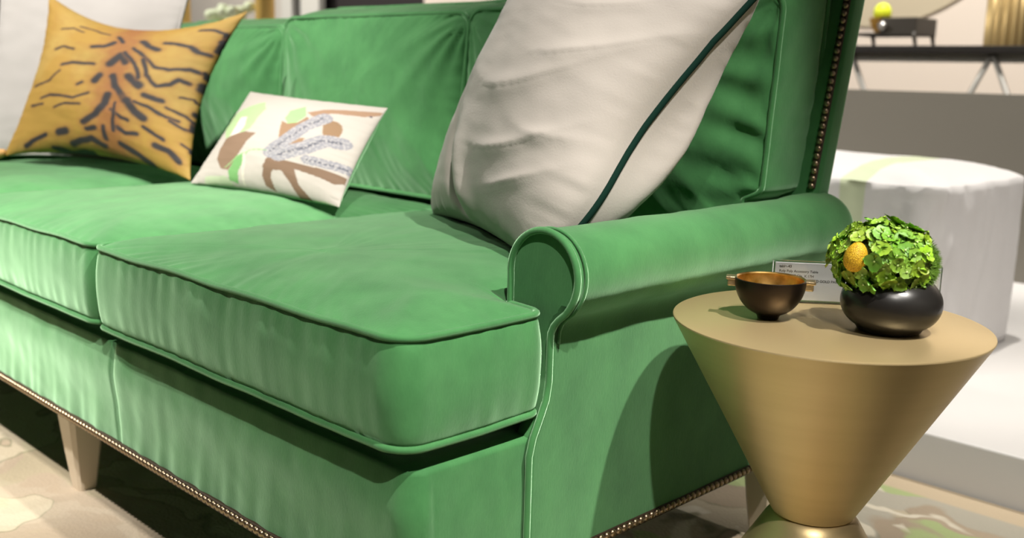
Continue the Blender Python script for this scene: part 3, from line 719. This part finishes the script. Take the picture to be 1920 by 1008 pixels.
# plain tan border along the far edge
sx_ = t.n('ShaderNodeSeparateXYZ'); t.l(tc.outputs['Object'], sx_.inputs[0]); mr = t.n('ShaderNodeMapRange'); t.l(sx_.outputs['Y'], mr.inputs[0])
mr.inputs[1].default_value = 1.165; mr.inputs[2].default_value = 1.175
c = mixc(mr.outputs[0], c, (.40, .32, .22)); t.l(c, t.b.inputs['Base Color'])
nf = t.noise(160, 3); t.bump(nf.outputs['Fac'], .6, .004)
rug = bm_obj('rug', box_bm(-4.2, 2.6, -2.2, 1.240, -.010, 0, .003, 2), RUG, None, False); tag(rug, 'beige rug with grey, cream and green leafy pattern under the sofa', 'rug')
FLO = mat('pale_floor', (.62, .60, .57), .5)
struct(bm_obj('floor', box_bm(-13, 4.5, -4, 5, -.06, -.010), FLO, None, False))
PL = mat('white_plinth_paint', (.52, .505, .495), .55)
struct(bm_obj('trim_1', box_bm(-3.2, 3.2, 1.245, 3.0, -.010, .097, .004, 2), PL, None, False))
WG = mat('grey_half_wall', (.20, .185, .155), .8); struct(bm_obj('wall_low', box_bm(-2.9, 3.5, 3.0, 3.12, -.010, .725), WG, None, False))
struct(bm_obj('reflector_wall_right', box_bm(3.2, 3.3, -3.9, 4.6, -.010, 3.3), mat('reflector_wall_grey', (.55, .52, .48), .85), None, False))  # unseen wall, added as a soft reflector for the gold table
WB = mat('warm_white_wall', (.72, .63, .55), .85); struct(bm_obj('wall_back', box_bm(-5.4, 4, 4.6, 4.7, -.010, 3.3), WB, None, False))
WGG = mat('taupe_wall', (.27, .25, .21), .85); struct(bm_obj('wall_back_left', box_bm(-13, -9.3, 4.6, 4.7, -.010, 3.3), WGG, None, False))
WG2 = mat('grey_beige_wall', (.52, .48, .43), .85); struct(bm_obj('wall_back_middle', box_bm(-9.3, -7.2, 4.6, 4.7, -.010, 3.3), WG2, None, False))
DK = mat('opening_shade_black', (.012, .008, .008), .8); struct(bm_obj('opening_dark_panel', box_bm(-7.2, -5.4, 4.66, 4.7, -.010, 3.3), DK, None, False))  # black panel: the doorway's darkness is put into its colour
POST = mat('pale_post_paint', (.55, .54, .50), .7)

# white upholstered bench on the plinth
def bx(p, h, q): 
    # draped folds near the corner nearest the camera
    e = 0
    d = math.hypot(p.x+.13, p.y-1.60)
    e += .012*fbm((p.x*1.2+p.y*1.2, 0, q*.4), 12, 2)*math.exp(-max(0, d-.05)/.25)
    return e
bt = NT(WHITEFAB); 
tc_ = bt.n('ShaderNodeTexCoord'); sp = bt.n('ShaderNodeSeparateXYZ'); bt.l(tc_.outputs['Object'], sp.inputs[0])
def band(x0, x1):
    a = bt.n('ShaderNodeMath', operation='GREATER_THAN'); a.inputs[1].default_value = x0; bt.l(sp.outputs['X'], a.inputs[0])
    b_ = bt.n('ShaderNodeMath', operation='LESS_THAN'); b_.inputs[1].default_value = x1; bt.l(sp.outputs['X'], b_.inputs[0])
    c_ = bt.n('ShaderNodeMath', operation='MULTIPLY'); bt.l(a.outputs[0], c_.inputs[0]); bt.l(b_.outputs[0], c_.inputs[1]); return c_.outputs[0]
old = bt.b.inputs['Base Color'].links[0].from_socket
mm_ = bt.n('ShaderNodeMix', data_type='RGBA'); bt.l(band(-.365, -.302), mm_.inputs[0]); bt.l(old, mm_.inputs[6]); mm_.inputs[7].default_value = (.60, .66, .46, 1); bt.l(mm_.outputs[2], bt.b.inputs['Base Color'])
ott = boxed('upholstered_bench', [(-1.35, 1.60, .05), (-.13, 1.60, .05), (-.13, 2.16, .05), (-1.35, 2.16, .05)], (-.74, 1.88), .099, .527, I, WHITEFAB, None, crown=(.045, 0), kd=.10, bulge=.004, pucker=0, piping=0, seed=21, extra=bx, wobble=.004, rings=24, wallrows=24)
tag(ott, 'white upholstered bench with a pale green stripe behind the sofa', 'bench')

# console table behind
CY = 3.75; CZ = .905
BLKM = mat('black_metal', (.015, .012, .01), .5)
con = thing('console_table', 'long black console table with crossed metal legs against the back wall', 'table', (.2, CY, 0))
bm_obj('table_top', box_bm(-1.75, 1.6, CY-.2, CY+.2, CZ-.03, CZ, .003, 2), BLKM, con, False)
GM = mat('grey_metal', (.25, .24, .22), .5, .3)
for xa in (-1.37, -.78, .9):
    for s_ in (1, -1):
        V, F = tube_data([(xa, CY-.17, CZ-.03), (xa+s_*.40, CY-.17, 0)], .012, False, 8); mesh_obj('leg', V, F, GM, con)
bm_obj('apron', box_bm(-1.7, 1.55, CY-.17, CY-.15, CZ-.065, CZ-.03, .002, 1), GM, con, False)
fix_local(con)
def ony(px, py, Y):
    d = fw+r2*((px-960)/FPX)-u2*((py-504)/FPX); k_ = (Y-CAM.y)/d.y; return CAM+d*k_
# round tan disc leaning on the wall above the console
TAN = mat('tan_disc', (.50, .43, .31), .7)
dc = ony(1640, -120, 4.3); b = bmesh.new(); bmesh.ops.create_cone(b, cap_ends=True, segments=96, radius1=.82, radius2=.82, depth=.012)
dz = CZ+.035+.50
tanx = ony(1690, 0, 4.2).x
do = bm_obj('wall_disc', b, TAN, None, False); do.rotation_euler = (math.pi/2, 0, 0); do.location = (ony(1660, -280, 4.57).x, 4.592, ony(1660, -262, 4.57).z); tag(do, 'large round tan wall disc above the black console', 'wall decor')
# footed black tray
DT = mat('dark_tray', (.045, .038, .03), .5)
tl = ony(1662, 70, CY-.1); tr = ony(1732, 70, CY-.1)
tray = thing('footed_tray', 'dark footed tray box standing on the black console', 'tray', ((tl.x+tr.x)/2, CY-.08, CZ))
x0, x1 = tl.x-.12, tr.x
bm_obj('tray_body', box_bm(tl.x+.005, x1, CY-.18, CY+.02, CZ+.05, CZ+.115, .004, 2, box_bm(x0, x1, CY-.18, CY+.02, CZ+.042, CZ+.054, .002, 1)), DT, tray, False)
for xx in (x0+.005, x1-.012):
    for yy in (CY-.175, CY+.005):
        V, F = tube_data([(xx, yy, CZ+.055), (xx+.006, yy, CZ+.03), (xx+.012, yy, CZ)], lambda q: .011-.004*q, False, 8); mesh_obj('foot', V, F, DT, tray)
V, F = tube_data([(tl.x+.02, CY-.178, CZ+.08), (tl.x+.02, CY-.20, CZ+.08)], lambda q: .012+.006*q, False, 12); mesh_obj('knob', V, F, mat('steel_knob', (.6, .58, .56), .3, .8), tray)
fix_local(tray)
# yellow fruit in amber bowl
AMB = mat('amber_glass', (.55, .30, .06), .3); LEM = mat('lime_yellow', (.75, .85, .03), .5)
p = ony(1632, 60, CY-.24)
ab = lathe('amber_bowl', [(0, 0), (.025, 0), (.028, .006), (.043, .03), (.052, .062), (.047, .062), (.036, .03), (0, .012)], AMB, None, 48); ab.location = (p.x, CY-.12, CZ+.115-.0); 
ab.location = (p.x-.012, CY-.12, CZ+.054); tag(ab, 'amber bowl on the dark tray behind the sofa back', 'bowl')
b = bmesh.new(); bmesh.ops.create_icosphere(b, subdivisions=4, radius=.037)
for v in b.verts: v.co.z *= 1.15
le = bm_obj('fruit', b, LEM); le.location = (p.x-.012, CY-.12, CZ+.054+.083); tag(le, 'bright yellow-green fruit resting in the amber bowl', 'fruit')
# ribbed gold vase
RG = mat('ribbed_gold', (.55, .40, .18), .35, .6)
gx = ony(1893, 80, CY).x; V = []; F = []; n_ = 120
for h in (0, .32):
    for k_ in range(n_):
        a = 2*math.pi*k_/n_; rr_ = .075+.006*math.cos(a*15); V.append((rr_*math.cos(a), rr_*math.sin(a), h))
F = [(k_, (k_+1) % n_, n_+(k_+1) % n_, n_+k_) for k_ in range(n_)]+[tuple(range(n_, 2*n_))]
gv = mesh_obj('ribbed_vase', V, F, RG, None, True); gv.location = (gx, CY-.05, CZ); tag(gv, 'tall ribbed gold vase at the right end of the black console', 'vase')

# objects beyond the sofa on the far left
LY = 2.1; LZ = .86
lw = ony(300, 30, LY).x; rw = ony(560, 30, LY).x
sh = thing('display_table', 'pale display table beyond the sofa back, at far left', 'table', ((lw+rw)/2, LY, -.01))
bm_obj('table_top', box_bm(lw-.4, rw+.2, LY-.25, LY+.25, LZ-.04, LZ, .004, 2), POST, sh, False)
for xx in (lw-.35, rw+.15):
    for yy in (LY-.2, LY+.2): bm_obj('leg', box_bm(xx-.025, xx+.025, yy-.025, yy+.025, -.01, LZ-.04), POST, sh, False)
fix_local(sh)
for c_ in sh.children: pass
GC = mat('gold_candle_glaze', (.78, .52, .16), .35, .3)
def cyl_at(px, wpx, zt, name, mt, label, cat, lab2=None):
    p = ony(px, 20, LY); d = (p-CAM).dot(fw); r_ = wpx*d/FPX/2
    o = lathe(name, [(0, 0), (r_*.9, 0), (r_, .01), (r_, zt*.85), (r_*.8, zt), (r_*.7, zt), (r_*.7, zt*.5), (0, zt*.4)], mt, None, 40); o.location = (p.x, LY, LZ); tag(o, label, cat); return o
cyl_at(344, 26, .40, 'gold_vase', GC, 'slim gold vase behind the left linen pillow', 'vase')
cyl_at(497, 36, .40, 'gold_vase', GC, 'wider yellow-gold vase just left of the middle back cushion', 'vase')
WF = mat('white_blossom', (.78, .86, .62), .7); 
p = ony(425, 28, LY-.12); V = []; F = []; bfl = bmesh.new()
for i in range(46):
    q = Vector((p.x+rnd.uniform(-.16, .12), p.y+rnd.uniform(-.08, .08), 0)); q.z = p.z-.02+(q.x-p.x)*.25+rnd.uniform(-.06, .04)
    k_ = len(bfl.verts); bmesh.ops.create_icosphere(bfl, subdivisions=2, radius=rnd.uniform(.02, .035), matrix=Matrix.Translation(q))
for i in range(5):
    V1, F1 = tube_data([(p.x+rnd.uniform(-.08, .08), p.y, p.z-.01), (p.x, p.y+.05, LZ)], .006, False, 6); vs = [bfl.verts.new(v) for v in V1]
    for f in F1: bfl.faces.new([vs[a] for a in f])
wf = bm_obj('white_flowers', bfl, WF); tag(wf, 'bunch of pale greenish white flowers above the tiger pillow', 'flowers')
# posts in front of the dark opening
k_ = 0
for (a, b_) in ((527, 547), (563, 598)):
    xa = ony(a, 15, 4.5).x; xb = ony(b_, 15, 4.5).x
    k_ += 1; struct(bm_obj('trim_%d' % (k_+1), box_bm(xa, xb, 4.5, 4.56, -.010, 3.3), POST, None, False))
